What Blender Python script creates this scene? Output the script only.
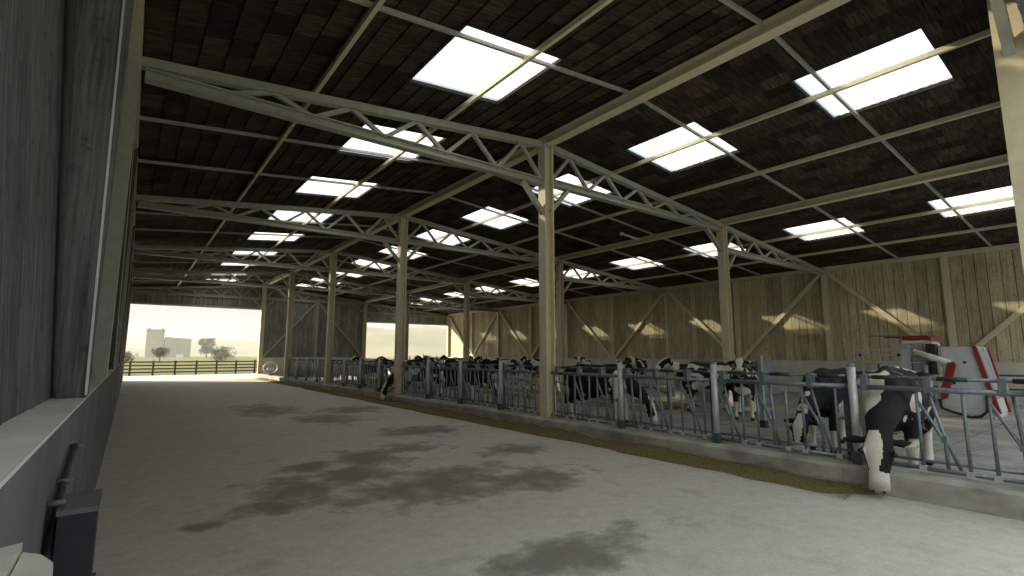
import bpy, bmesh, math, random
from mathutils import Vector, Matrix, noise
random.seed(7)
R = math.radians
scn = bpy.context.scene
for o in list(bpy.data.objects): bpy.data.objects.remove(o)
COL = scn.collection

# ------------------------------------------------------------------ camera
cam_d = bpy.data.cameras.new('camera'); cam = bpy.data.objects.new('camera', cam_d); COL.objects.link(cam)
CAM = Vector((-7.63, 0.0, 1.7))
cam.location = CAM
cam.rotation_euler = (R(90 + 7.53), 0, R(-37.25))
cam_d.sensor_width = 36.0; cam_d.lens = 498.83 / 1024 * 36; cam_d.clip_start = .05; cam_d.clip_end = 3000
scn.camera = cam

# ------------------------------------------------------------------ world, sun, exposure
scn.view_settings.view_transform = 'Standard'; scn.view_settings.look = 'None'
scn.view_settings.gamma = 1.0; scn.view_settings.use_curve_mapping = False
scn.view_settings.exposure = 1.3
SKY_STRENGTH = 1.0
SUN_STRENGTH = 4.6
wd = bpy.data.worlds.new('hazy_sky'); scn.world = wd; wd.use_nodes = True
wn = wd.node_tree; wn.nodes.clear()
wo = wn.nodes.new('ShaderNodeOutputWorld'); wb = wn.nodes.new('ShaderNodeBackground')
wt = wn.nodes.new('ShaderNodeTexCoord'); ws = wn.nodes.new('ShaderNodeSeparateXYZ'); wr = wn.nodes.new('ShaderNodeValToRGB')
wn.links.new(wt.outputs['Generated'], ws.inputs[0]); wn.links.new(ws.outputs['Z'], wr.inputs[0])
wr.color_ramp.elements[0].position = 0.0; wr.color_ramp.elements[0].color = (.22, .219, .207, 1)
wr.color_ramp.elements[1].position = .85; wr.color_ramp.elements[1].color = (.78, .90, 1.02, 1)
e = wr.color_ramp.elements.new(.22); e.color = (.37, .37, .35, 1)
wn.links.new(wr.outputs[0], wb.inputs[0]); wb.inputs[1].default_value = SKY_STRENGTH
wn.links.new(wb.outputs[0], wo.inputs[0])
sd = bpy.data.lights.new('sun', 'SUN'); sun = bpy.data.objects.new('sun', sd); COL.objects.link(sun)
sd.energy = SUN_STRENGTH; sd.angle = R(1.2); sd.color = (1.0, .90, .71)
SUN_DIR = Vector((1, -.95, -.58)).normalized()
sun.rotation_euler = SUN_DIR.to_track_quat('-Z', 'Y').to_euler()
sun.location = (-40, 60, 40)

# ------------------------------------------------------------------ helpers
def tag(o, label=None, cat=None, group=None, kind=None):
    if label: o['label'] = label
    if cat: o['category'] = cat
    if group: o['group'] = group
    if kind: o['kind'] = kind
    return o
def link(o, parent=None):
    COL.objects.link(o)
    if parent: o.parent = parent
    return o
def empty(name, loc=(0, 0, 0), rz=0, label=None, cat=None, group=None, kind=None):
    o = bpy.data.objects.new(name, None); link(o)
    o.location = loc; o.rotation_euler = (0, 0, rz); o.empty_display_size = .2
    return tag(o, label, cat, group, kind)

class MB:
    def __init__(s): s.v = []; s.f = []
    def hexa(s, pts):
        b = len(s.v); s.v += [tuple(p) for p in pts]
        s.f += [tuple(b + i for i in q) for q in ((0, 3, 2, 1), (4, 5, 6, 7), (0, 1, 5, 4), (1, 2, 6, 5), (2, 3, 7, 6), (3, 0, 4, 7))]
        return s
    def box(s, x0, x1, y0, y1, z0, z1):
        return s.hexa([(x0, y0, z0), (x1, y0, z0), (x1, y1, z0), (x0, y1, z0), (x0, y0, z1), (x1, y0, z1), (x1, y1, z1), (x0, y1, z1)])
    def beam(s, p0, p1, w, h, up=(0, 0, 1)):
        p0 = Vector(p0); p1 = Vector(p1); d = (p1 - p0).normalized(); up = Vector(up)
        if abs(d.dot(up)) > .98: up = Vector((1, 0, 0))
        a = d.cross(up).normalized() * (w / 2); b = a.cross(d).normalized() * (h / 2)
        return s.hexa([p0 - a - b, p0 + a - b, p0 + a + b, p0 - a + b, p1 - a - b, p1 + a - b, p1 + a + b, p1 - a + b])
    def ibeam(s, p0, p1, w, h, t, up=(0, 0, 1)):
        p0 = Vector(p0); p1 = Vector(p1); d = (p1 - p0).normalized(); up = Vector(up)
        if abs(d.dot(up)) > .98: up = Vector((1, 0, 0))
        a = d.cross(up).normalized(); b = a.cross(d).normalized()
        for k in (-1, 1):
            o = b * k * (h / 2 - t / 2); s.beam(p0 + o, p1 + o, w, t, b)
        s.beam(p0, p1, t * .8, h - 2 * t, b)
        return s
    def tube(s, pts, r, n=8, cap=True):
        pts = [Vector(p) for p in pts]; rs = r if isinstance(r, (list, tuple)) else [r] * len(pts)
        b0 = len(s.v); ref = None
        for i, p in enumerate(pts):
            d = (pts[min(i + 1, len(pts) - 1)] - pts[max(i - 1, 0)]).normalized()
            if ref is None: ref = Vector((0, 0, 1)) if abs(d.z) < .9 else Vector((1, 0, 0))
            a = d.cross(ref).normalized(); b = a.cross(d).normalized(); ref = b
            for k in range(n):
                t = 2 * math.pi * k / n; s.v.append(tuple(p + a * math.cos(t) * rs[i] + b * math.sin(t) * rs[i]))
        for i in range(len(pts) - 1):
            for k in range(n):
                k2 = (k + 1) % n; s.f.append((b0 + i * n + k, b0 + i * n + k2, b0 + (i + 1) * n + k2, b0 + (i + 1) * n + k))
        if cap:
            s.f.append(tuple(b0 + k for k in reversed(range(n)))); e = b0 + (len(pts) - 1) * n
            s.f.append(tuple(e + k for k in range(n)))
        return s
    def prism(s, poly, axis, a0, a1):
        # poly: 2D list; axis 'x','y','z' extrusion
        def mk(p, a): return {'x': (a, p[0], p[1]), 'y': (p[0], a, p[1]), 'z': (p[0], p[1], a)}[axis]
        b = len(s.v); n = len(poly)
        s.v += [mk(p, a0) for p in poly] + [mk(p, a1) for p in poly]
        s.f.append(tuple(b + k for k in reversed(range(n)))); s.f.append(tuple(b + n + k for k in range(n)))
        for k in range(n):
            k2 = (k + 1) % n; s.f.append((b + k, b + k2, b + n + k2, b + n + k))
        return s
    def mesh(s, name, mat, smooth=False, fix=True):
        m = bpy.data.meshes.new(name); m.from_pydata(s.v, [], s.f); m.materials.append(mat)
        if fix:
            bm = bmesh.new(); bm.from_mesh(m); bmesh.ops.recalc_face_normals(bm, faces=bm.faces); bm.to_mesh(m); bm.free()
        if smooth: m.polygons.foreach_set('use_smooth', [True] * len(m.polygons))
        m.update(); return m
    def build(s, name, mat, parent=None, smooth=False, fix=True):
        return link(bpy.data.objects.new(name, s.mesh(name, mat, smooth, fix)), parent)
def part(name, mesh, parent, loc=(0, 0, 0), rot=(0, 0, 0), scale=(1, 1, 1)):
    o = bpy.data.objects.new(name, mesh); link(o, parent); o.location = loc; o.rotation_euler = rot; o.scale = scale; return o

# ------------------------------------------------------------------ materials
def nm(name):
    m = bpy.data.materials.new(name); m.use_nodes = True; t = m.node_tree; t.nodes.clear()
    out = t.nodes.new('ShaderNodeOutputMaterial'); return m, t, out
def N(t, kind, **kw):
    n = t.nodes.new('ShaderNode' + kind)
    for k, v in kw.items():
        if k in n.inputs: n.inputs[k].default_value = v
        else: setattr(n, k, v)
    return n
def ramp(t, src, stops):
    r = t.nodes.new('ShaderNodeValToRGB'); el = r.color_ramp.elements
    while len(el) > 1: el.remove(el[-1])
    el[0].position = stops[0][0]; el[0].color = (*stops[0][1], 1)
    for p, c in stops[1:]:
        e = el.new(p); e.color = (*c, 1)
    t.links.new(src, r.inputs[0]); return r.outputs[0]
def mixc(t, fac, a, b, mode='MIX'):
    m = t.nodes.new('ShaderNodeMix'); m.data_type = 'RGBA'; m.blend_type = mode
    for sock, v in ((m.inputs[0], fac), (m.inputs[6], a), (m.inputs[7], b)):
        if isinstance(v, (int, float)): sock.default_value = v
        elif isinstance(v, tuple): sock.default_value = (*v, 1)
        else: t.links.new(v, sock)
    return m.outputs[2]
def mth(t, op, a, b=0.0, c=None):
    m = t.nodes.new('ShaderNodeMath'); m.operation = op
    for i, v in enumerate((a, b) if c is None else (a, b, c)):
        if isinstance(v, (int, float)): m.inputs[i].default_value = v
        else: t.links.new(v, m.inputs[i])
    return m.outputs[0]
def coords(t, scale=(1, 1, 1), kind='Object', loc=(0, 0, 0)):
    tc = t.nodes.new('ShaderNodeTexCoord'); mp = t.nodes.new('ShaderNodeMapping')
    mp.inputs['Scale'].default_value = scale; mp.inputs['Location'].default_value = loc
    t.links.new(tc.outputs[kind], mp.inputs[0]); return mp.outputs[0]
def world_co(t, scale=(1, 1, 1)):
    g = t.nodes.new('ShaderNodeNewGeometry'); mp = t.nodes.new('ShaderNodeMapping')
    mp.inputs['Scale'].default_value = scale; t.links.new(g.outputs['Position'], mp.inputs[0]); return mp.outputs[0]
def nz(t, vec, scale, detail=4, rough=.55):
    n = t.nodes.new('ShaderNodeTexNoise'); n.inputs['Scale'].default_value = scale; n.inputs['Detail'].default_value = detail
    n.inputs['Roughness'].default_value = rough; t.links.new(vec, n.inputs['Vector']); return n.outputs[0]
def finish(t, out, col, rough=.7, metal=0., bump=None, bstr=.3, bdist=.01, spec=.5):
    p = t.nodes.new('ShaderNodeBsdfPrincipled')
    for k, v in (('Base Color', col), ('Roughness', rough), ('Metallic', metal)):
        if isinstance(v, tuple): p.inputs[k].default_value = (*v, 1)
        elif isinstance(v, (int, float)): p.inputs[k].default_value = v
        else: t.links.new(v, p.inputs[k])
    p.inputs['Specular IOR Level'].default_value = spec
    if bump is not None:
        b = t.nodes.new('ShaderNodeBump'); b.inputs['Strength'].default_value = bstr; b.inputs['Distance'].default_value = bdist
        t.links.new(bump, b.inputs['Height']); t.links.new(b.outputs[0], p.inputs['Normal'])
    t.links.new(p.outputs[0], out.inputs[0])
def simple(name, a, b, scale=8, rough=.6, metal=0., bstr=.2, spec=.5, stretch=(1, 1, 1)):
    m, t, out = nm(name); v = world_co(t, stretch); n = nz(t, v, scale, 5)
    finish(t, out, ramp(t, n, [(.3, a), (.7, b)]), rough, metal, n, bstr, .005, spec); return m
M = {}
M['steel'] = simple('painted_steel', (.32, .325, .27), (.40, .405, .34), 9, .5, 0, .06)
M['tan_steel'] = simple('tan_painted_steel', (.60, .525, .35), (.70, .62, .43), 7, .55, 0, .06)
M['galv'] = simple('galvanised_steel', (.15, .18, .20), (.26, .29, .31), 25, .42, .55, .1)
M['galv_post'] = simple('pale_galvanised_post', (.45, .46, .44), (.58, .58, .55), 18, .45, .3, .08)
M['dark_steel'] = simple('dark_blue_steel', (.05, .07, .085), (.09, .115, .13), 14, .5, .2, .1)
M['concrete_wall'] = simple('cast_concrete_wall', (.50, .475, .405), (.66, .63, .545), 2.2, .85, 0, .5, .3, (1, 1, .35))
M['concrete_shade'] = simple('shaded_cast_concrete', (.085, .09, .086), (.15, .155, .148), 2.5, .85, 0, .5, .3, (1, 1, .3))  # left base concrete, shade of its side face put into the colour
M['kerb'] = simple('kerb_concrete', (.22, .205, .165), (.47, .445, .375), 2.2, .9, 0, .7, .3, (1, 1, 1.6))
M['black'] = simple('black_rubber', (.012, .012, .012), (.03, .03, .03), 20, .6)
M['green_dark'] = simple('dark_green_lock_sleeve', (.01, .03, .018), (.02, .05, .03), 20, .5)
M['red'] = simple('red_enamel', (.22, .018, .018), (.31, .035, .032), 6, .4)
M['cabinet'] = simple('pale_grey_enamel', (.56, .58, .59), (.66, .68, .69), 3, .4)
M['bin'] = simple('blue_grey_sheet_metal', (.24, .28, .30), (.32, .36, .385), 2.5, .5, .2)
M['cream_plastic'] = simple('cream_plastic', (.46, .44, .35), (.56, .53, .43), 10, .6)
M['box_top'] = simple('grey_box_lid', (.07, .075, .072), (.11, .115, .11), 10, .6)
M['box_dark'] = simple('near_black_blue_metal', (.006, .009, .011), (.012, .017, .02), 12, .8)
M['white_paint'] = simple('white_paint', (.62, .62, .58), (.78, .77, .72), 8, .6)
M['fence_wood'] = simple('dark_fence_wood', (.035, .03, .02), (.075, .06, .035), 6, .8)
M['bark'] = simple('bark', (.05, .04, .025), (.1, .08, .05), 8, .9)
M['leaf'] = simple('dusty_leaves', (.05, .065, .02), (.11, .12, .045), 3, .8)
M['stone_block'] = simple('pale_render_wall', (.30, .27, .20), (.38, .34, .26), .3, .9)
M['eye'] = simple('dark_eye', (.01, .008, .006), (.02, .015, .01), 5, .15)
M['lamp_white'] = simple('opal_lamp_plastic', (.6, .6, .57), (.7, .7, .66), 5, .4)

def wood_mat(name, dark, lo, hi, grain_axis='z', gs=22):
    m, t, out = nm(name)
    st = {'z': (gs, gs, gs * .045), 'y': (gs, gs * .045, gs)}[grain_axis]
    v = world_co(t, st); g = nz(t, v, 1.0, 6, .65)
    v2 = world_co(t, (1, 1, 1)); big = nz(t, v2, 1.3, 4)
    oi = t.nodes.new('ShaderNodeObjectInfo')
    c = ramp(t, g, [(.28, dark), (.5, lo), (.72, hi)])
    spots = nz(t, v2, 9, 3, .6)
    c = mixc(t, mth(t, 'MULTIPLY', ramp(t, spots, [(.58, (0, 0, 0)), (.68, (1, 1, 1))]), .55), c, dark)
    val = mth(t, 'ADD', mth(t, 'MULTIPLY', oi.outputs['Random'], .4), mth(t, 'ADD', mth(t, 'MULTIPLY', big, .55), .52))
    hsv = t.nodes.new('ShaderNodeHueSaturation'); t.links.new(c, hsv.inputs['Color']); t.links.new(val, hsv.inputs['Value'])
    finish(t, out, hsv.outputs[0], .85, 0, g, .6, .008, .25); return m
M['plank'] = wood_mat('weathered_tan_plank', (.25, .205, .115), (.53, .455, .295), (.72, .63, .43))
M['plank_shade'] = wood_mat('shaded_grey_plank', (.04, .042, .038), (.11, .115, .105), (.19, .195, .18), 'z', 30)  # grey planks with the left wall's shade put into the colour
M['plank_grey'] = wood_mat('weathered_grey_plank', (.10, .10, .09), (.25, .25, .23), (.40, .40, .37))

# roof shingle: dark brown fibrous, tint attribute per piece
m, t, out = nm('dark_fibre_shingle'); M['shingle'] = m
v = world_co(t, (3, 26, 3)); g = nz(t, v, 1, 5, .6)
at = t.nodes.new('ShaderNodeAttribute'); at.attribute_name = 'tint'
c = ramp(t, g, [(.3, (.018, .014, .009)), (.55, (.058, .046, .03)), (.78, (.115, .094, .062))])
hsv = t.nodes.new('ShaderNodeHueSaturation'); t.links.new(c, hsv.inputs['Color'])
t.links.new(mth(t, 'ADD', mth(t, 'MULTIPLY', at.outputs['Fac'], 1.0), .4), hsv.inputs['Value'])
finish(t, out, hsv.outputs[0], .9, 0, g, .5, .006, .2)
M['deck'] = simple('dark_roof_sheet', (.015, .013, .01), (.03, .026, .02), 4, .9)

# skylight: corrugated translucent sheet
m, t, out = nm('corrugated_polycarbonate'); M['skylight'] = m
tr = N(t, 'BsdfTransparent'); tr.inputs[0].default_value = (.86, .86, .82, 1)
tl = N(t, 'BsdfTranslucent'); tl.inputs[0].default_value = (.72, .72, .68, 1)
mx = N(t, 'MixShader'); mx.inputs[0].default_value = .75
t.links.new(tr.outputs[0], mx.inputs[1]); t.links.new(tl.outputs[0], mx.inputs[2]); t.links.new(mx.outputs[0], out.inputs[0])

# feed alley concrete with damp stains of their own shape
m, t, out = nm('worn_alley_concrete'); M['floor'] = m
v = world_co(t); n1 = nz(t, v, .45, 6, .6); n2 = nz(t, v, 7, 6, .65); n3 = nz(t, v, 40, 3)
c = ramp(t, n1, [(.3, (.46, .42, .325)), (.7, (.58, .535, .43))])
c = mixc(t, .35, c, ramp(t, n2, [(.3, (.33, .305, .25)), (.7, (.68, .64, .54))]))
c = mixc(t, .14, c, ramp(t, n3, [(.35, (.1, .1, .09)), (.65, (.6, .58, .5))]))
sep = t.nodes.new('ShaderNodeSeparateXYZ'); t.links.new(v, sep.inputs[0])
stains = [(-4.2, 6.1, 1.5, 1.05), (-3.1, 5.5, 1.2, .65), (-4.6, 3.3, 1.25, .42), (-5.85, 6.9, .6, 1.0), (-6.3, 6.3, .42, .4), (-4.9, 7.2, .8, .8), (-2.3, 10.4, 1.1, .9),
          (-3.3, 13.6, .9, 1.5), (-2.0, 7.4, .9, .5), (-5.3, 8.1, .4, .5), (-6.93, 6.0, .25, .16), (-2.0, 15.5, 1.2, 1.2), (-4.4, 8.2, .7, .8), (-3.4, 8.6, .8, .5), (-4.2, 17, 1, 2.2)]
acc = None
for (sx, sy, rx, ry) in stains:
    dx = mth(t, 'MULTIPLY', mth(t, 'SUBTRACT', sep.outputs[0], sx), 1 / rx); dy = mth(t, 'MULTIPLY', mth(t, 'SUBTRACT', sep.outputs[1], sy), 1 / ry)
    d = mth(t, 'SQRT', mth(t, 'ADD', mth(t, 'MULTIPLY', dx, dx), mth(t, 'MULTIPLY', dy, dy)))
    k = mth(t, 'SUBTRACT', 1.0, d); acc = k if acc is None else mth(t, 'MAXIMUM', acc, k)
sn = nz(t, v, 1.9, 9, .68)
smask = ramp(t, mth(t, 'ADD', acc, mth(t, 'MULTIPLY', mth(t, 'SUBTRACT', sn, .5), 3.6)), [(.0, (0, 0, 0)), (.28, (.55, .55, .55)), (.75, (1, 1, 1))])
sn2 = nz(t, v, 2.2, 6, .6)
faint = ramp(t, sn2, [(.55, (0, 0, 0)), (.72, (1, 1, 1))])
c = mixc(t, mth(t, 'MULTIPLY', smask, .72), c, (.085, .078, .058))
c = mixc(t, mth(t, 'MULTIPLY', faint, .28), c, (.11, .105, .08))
finish(t, out, c, mth(t, 'SUBTRACT', .82, mth(t, 'MULTIPLY', smask, .15)), 0, n2, .35, .006, .35)
M['slat'] = simple('slatted_concrete', (.22, .21, .18), (.36, .345, .295), 1.5, .85, 0, .4, .3)
M['gap'] = simple('dark_slurry_gap', (.02, .02, .017), (.04, .037, .03), 2, .9)
M['yard'] = simple('pale_yard_concrete', (.46, .44, .38), (.56, .53, .46), .7, .9)
M['straw'] = simple('straw_bedding', (.14, .10, .04), (.28, .20, .085), 18, .95, 0, .8, .2)
M['feed'] = simple('olive_feed_mix', (.09, .072, .022), (.26, .21, .085), 35, .95, 0, .9, .2)
m, t, out = nm('grass_field'); M['grass'] = m
v = world_co(t); n = nz(t, v, .08, 6); n2 = nz(t, v, 3, 4)
finish(t, out, mixc(t, .4, ramp(t, n, [(.3, (.10, .095, .028)), (.7, (.17, .155, .055))]), ramp(t, n2, [(.3, (.07, .075, .02)), (.7, (.19, .175, .07))])), .95, 0, n2, .6, .05, .1)
M['hill'] = simple('dry_hill_grass', (.20, .175, .10), (.29, .25, .15), .03, .95, 0, 0, .1)

def cow_mat(name, white, black, face_seed=0):
    m, t, out = nm(name)
    tc = t.nodes.new('ShaderNodeTexCoord'); oi = t.nodes.new('ShaderNodeObjectInfo')
    sx = t.nodes.new('ShaderNodeSeparateColor'); t.links.new(oi.outputs['Color'], sx.inputs[0])
    cmb = t.nodes.new('ShaderNodeCombineXYZ')
    t.links.new(mth(t, 'MULTIPLY', sx.outputs[0], 50), cmb.inputs[0]); t.links.new(mth(t, 'MULTIPLY', sx.outputs[1], 50), cmb.inputs[1])
    va = t.nodes.new('ShaderNodeVectorMath'); t.links.new(tc.outputs['Object'], va.inputs[0]); t.links.new(cmb.outputs[0], va.inputs[1])
    n = nz(t, va.outputs[0], 1.55, 3, .5)
    at = t.nodes.new('ShaderNodeAttribute'); at.attribute_name = 'white_bias'
    k = mth(t, 'ADD', n, at.outputs['Fac'])
    fac = ramp(t, k, [(.555, (0, 0, 0)), (.575, (1, 1, 1))])
    fur = nz(t, tc.outputs['Object'], 60, 3)
    w = mixc(t, .25, white, ramp(t, fur, [(.3, (.3, .27, .2)), (.7, (.85, .8, .7))]))
    c = mixc(t, fac, black, w)
    pk = t.nodes.new('ShaderNodeAttribute'); pk.attribute_name = 'muzzle'
    c = mixc(t, pk.outputs['Fac'], c, (.23, .165, .12))
    hf = t.nodes.new('ShaderNodeAttribute'); hf.attribute_name = 'hoof'
    c = mixc(t, hf.outputs['Fac'], c, (.03, .025, .02))
    finish(t, out, c, .75, 0, fur, .25, .004, .25); return m
M['cow'] = cow_mat('holstein_coat', (.66, .61, .50), (.013, .012, .011))

# ------------------------------------------------------------------ layout constants
Y1, S = 8.69, 7.94
YN = [Y1 + S * (n - 1) for n in range(6)]            # frames 0..5
XL, XM, XW = -7.84, 7.75, 15.75
SILL = 1.42
def zroof(x): return 6.95 - .098 * abs(x)
ORD = ['nearest', 'second', 'third', 'fourth', 'fifth', 'farthest']
ORDN = ['first', 'second', 'third', 'fourth', 'fifth', 'sixth', 'seventh', 'eighth', 'ninth', 'tenth', 'eleventh', 'twelfth', 'thirteenth', 'fourteenth', 'fifteenth', 'sixteenth', 'seventeenth', 'eighteenth', 'nineteenth', 'twentieth']

# ------------------------------------------------------------------ ground and floor
def grid_obj(name, x0, x1, y0, y1, nx, ny, zf, mat, parent=None, smooth=True):
    b = MB()
    for j in range(ny + 1):
        for i in range(nx + 1):
            x = x0 + (x1 - x0) * i / nx; y = y0 + (y1 - y0) * j / ny; b.v.append((x, y, zf(x, y)))
    for j in range(ny):
        for i in range(nx):
            a = j * (nx + 1) + i; b.f.append((a, a + 1, a + nx + 2, a + nx + 1))
    return b.build(name, mat, parent, smooth)
tag(grid_obj('ground_field', -500, 800, -300, 900, 40, 40, lambda x, y: -.06, M['grass']), kind='structure')
tag(MB().box(-14, 22, 40.8, 49.3, -.2, -.01).build('yard_back', M['yard']), kind='structure')
tag(MB().box(-14, 22, -14, .55, -.2, -.012).build('yard_front', M['yard']), kind='structure')
floor = tag(MB().box(-8.25, 16.1, .55, 40.8, -.3, 0).build('floor', M['floor']), kind='structure')
pit = MB().box(.36, 15.7, .6, 40.3, 0, .004).build('slurry_channel', M['gap'], floor)
b = MB(); b2 = MB(); x = .42
while x < 9.0:
    yy = .7
    while yy < 40.2:
        y2 = min(yy + 1.97, 40.25); b.box(x, x + .135, yy, y2 - .03, .001, .035); yy += 1.985
    x += .175
slats = b.build('floor_slat', M['slat'], floor, fix=False); slats['kind'] = 'stuff'
b.v = []; b.f = []
MB().box(9.05, 15.7, .6, 40.3, .0, .05).build('rear_walkway', M['slat'], floor)

# kerb (feed kerb) in lengths
kerb = tag(empty('trim_1', (0, 0, 0)), kind='structure')
for k in range(20):
    y0 = YN[0] + k * 1.985
    MB().prism([(-.20, 0), (.28, 0), (.28, .25), (.25, .28), (-.165, .28), (-.20, .245)], 'y', y0 - (.6 if k == 0 else 0), y0 + 1.981).build('kerb_block', M['kerb'], kerb)

# feed strip: lumpy heap + loose stalks
b = MB(); ny = 420; prof = 9
for j in range(ny + 1):
    y = 2.3 + (38.6 - 2.3) * j / ny
    w = .50 + .16 * noise.noise((0, y * .5, 3)) + .06 * noise.noise((7, y * 2.3, 3))
    hh = .075 + .05 * noise.noise((3, y * .8, 1))
    endf = min(1, (y - 2.3) / .5 + .05, (38.6 - y) / .5 + .05)
    for i in range(prof):
        s_ = i / (prof - 1); xx = -.195 - w * endf * s_
        z = max(.0, hh * endf * (1 - s_ ** 2.2) * (1 + .5 * noise.noise((xx * 9, y * 9, 0))))
        if i == prof - 1: z = -.005
        b.v.append((xx, y, z + .004))
for j in range(ny):
    for i in range(prof - 1):
        a = j * prof + i; b.f.append((a, a + 1, a + prof + 1, a + prof))
fd = b.build('feed_strip', M['feed'], None, True)
tag(fd, 'olive brown feed heaped in a strip along the kerb', 'feed', kind='stuff')
b = MB()
for k in range(9000):
    y = 2.5 + (random.random() ** 1.7) * 30; w = .56
    s_ = random.random(); xx = -.2 - (w + .12 * random.random()) * s_
    z = .075 * (1 - s_ ** 2.2) + .01; a = random.uniform(0, 6.28); l = random.uniform(.02, .06)
    d = Vector((math.cos(a), math.sin(a), random.uniform(-.1, .5))) * l; p = Vector((xx, y, max(z, .008))); n = Vector((-d.y, d.x, 0)).normalized() * .0035
    i = len(b.v); b.v += [tuple(p - n), tuple(p + n), tuple(p + d)]; b.f.append((i, i + 1, i + 2))
st = b.build('feed_stalk', M['feed'], fd, fix=False); st['kind'] = 'stuff'

# ------------------------------------------------------------------ ceiling: deck, shingles, skylights
SKY_X = [(-4.05, -2.1), (1.8, 3.75), (9.9, 11.85)]
SKY_Y = []
for n in range(0, 6):
    for off in (-.92, -4.89): SKY_Y.append((YN[n] + off - 1.95, YN[n] + off))
SKY_Y = sorted(s for s in SKY_Y if s[0] > .6)
ceil = tag(empty('ceiling', (0, 0, 6)), kind='structure'); ceil.location = (0, 0, 0)
YB = .35; YE = 40.95
def roof_strip(b, xa, xb, y0, y1, up=.05, th=.05):
    za, zb = zroof(xa) + up, zroof(xb) + up
    b.hexa([(xa, y0, za), (xb, y0, zb), (xb, y1, zb), (xa, y1, za), (xa, y0, za + th), (xb, y0, zb + th), (xb, y1, zb + th), (xa, y1, za + th)])
for side, xs in (('l', [-8.5, -4.05, -2.1, 0]), ('r', [0, 1.8, 3.75, 9.9, 11.85, 16.3])):
    b = MB()
    for xa, xb in zip(xs, xs[1:]):
        if (xa, xb) in SKY_X:
            ys = YB
            for (s0, s1) in SKY_Y:
                roof_strip(b, xa, xb, ys, s0); ys = s1
            roof_strip(b, xa, xb, ys, YE)
        else: roof_strip(b, xa, xb, YB, YE)
    b.build('roof_deck', M['deck'], ceil)
# skylight panels: one corrugated mesh each, ribs run down the slope
def sky_mesh(x0, x1):
    b = MB(); ny = 52; L = 1.99
    for j in range(ny + 1):
        y = -.02 + L * j / ny; dz = .006 * math.sin(y / L * 2 * math.pi * 13)
        for xx in (x0 - .02, x1 + .02): b.v.append((xx, y, zroof(xx) + .035 + dz))
    for j in range(ny): b.f.append((2 * j, 2 * j + 1, 2 * j + 3, 2 * j + 2))
    return b.mesh('skylight_panel', M['skylight'], True)
def frame_mesh(x0, x1):
    b = MB(); w = .03
    for (xa, xb, ya, yb) in ((x0 - w, x0 + .012, -w, 1.95 + w), (x1 - .012, x1 + w, -w, 1.95 + w), (x0, x1, -w, .012), (x0, x1, 1.938, 1.95 + w)):
        za, zb = zroof(xa), zroof(xb)
        b.hexa([(xa, ya, za - .034), (xb, ya, zb - .034), (xb, yb, zb - .034), (xa, yb, za - .034), (xa, ya, za + .03), (xb, ya, zb + .03), (xb, yb, zb + .03), (xa, yb, za + .03)])
    return b.mesh('skylight_frame', M['deck'])
for (x0, x1) in SKY_X:
    sm = sky_mesh(x0, x1); fmh = frame_mesh(x0, x1)
    for (s0, s1) in SKY_Y:
        sp = part('skylight_panel', sm, ceil, (0, s0, 0)); part('skylight_frame', fmh, sp)
# shingles
yaw, pit_ = R(37.25), R(7.53)
FW = Vector((math.sin(yaw) * math.cos(pit_), math.cos(yaw) * math.cos(pit_), math.sin(pit_))); RT = Vector((math.cos(yaw), -math.sin(yaw), 0)); UP = RT.cross(FW)
def pix(p):
    d = Vector(p) - CAM; z = d.dot(FW)
    if z < .2: return None
    return (512 + 498.83 * d.dot(RT) / z, 288 - 498.83 * d.dot(UP) / z)
pieces = []
rows = []
xx = 0.0
edges_l = [0, -.35, -.70, -1.05, -1.40, -1.75, -2.1] + [-2.1 - .325 * k for k in range(1, 7)] + [-4.05 - .342 * k for k in range(1, 14)]
edges_r = [0, .36, .72, 1.08, 1.44, 1.8] + [1.8 + .325 * k for k in range(1, 7)] + [3.75 + .3617 * k for k in range(1, 18)] + [9.9 + .325 * k for k in range(1, 7)] + [11.85 + .3646 * k for k in range(1, 13)]
for ed in (edges_l, edges_r):
    for r_, (xa, xb) in enumerate(zip(ed, ed[1:])):
        holes = [s for s in SKY_Y] if any(min(xa, xb) >= a - .01 and max(xa, xb) <= b_ + .01 for a, b_ in SKY_X) else []
        y = YB + (.28 if r_ % 2 else 0) - .55
        while y < YE:
            w = random.uniform(.48, .62); iv = [(max(y, YB), min(y + w, YE))]
            for (h0, h1) in holes:
                nv = []
                for (a, c_) in iv:
                    if c_ <= h0 or a >= h1: nv.append((a, c_)); continue
                    if a < h0: nv.append((a, h0))
                    if c_ > h1: nv.append((h1, c_))
                iv = nv
            for (a, c_) in iv:
                if c_ - a > .02: pieces.append((xa, xb, a, c_, random.random()))
            y += w
def shingle_pts(xa, xb, y0, y1, t_):
    # upslope edge sits high, downslope edge hangs lower (lapped courses)
    o = .0012 * math.sin(t_ * 40); g = .006
    za, zb = zroof(xa), zroof(xb)
    s = 1 if xb > xa else -1
    xa2, xb2 = xa - s * .015, xb
    return [(xa2, y0 + g, za + .012 + o), (xb2, y0 + g, zb - .028 + o), (xb2, y1 - g, zb - .028 + o), (xa2, y1 - g, za + .012 + o),
            (xa2, y0 + g, za + .045), (xb2, y0 + g, zb + .045), (xb2, y1 - g, zb + .045), (xa2, y1 - g, za + .045)]
def area(pc):
    xa, xb, y0, y1, t_ = pc; q = [pix((xa, y0, zroof(xa))), pix((xb, y0, zroof(xb))), pix((xb, y1, zroof(xb))), pix((xa, y1, zroof(xa)))]
    if None in q: return 0
    cx = sum(p[0] for p in q) / 4; cy = sum(p[1] for p in q) / 4
    if not (-5 < cx < 1029 and -5 < cy < 581): return 0
    return abs(sum(q[i][0] * q[(i + 1) % 4][1] - q[(i + 1) % 4][0] * q[i][1] for i in range(4))) / 2
pieces.sort(key=area, reverse=True)
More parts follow.
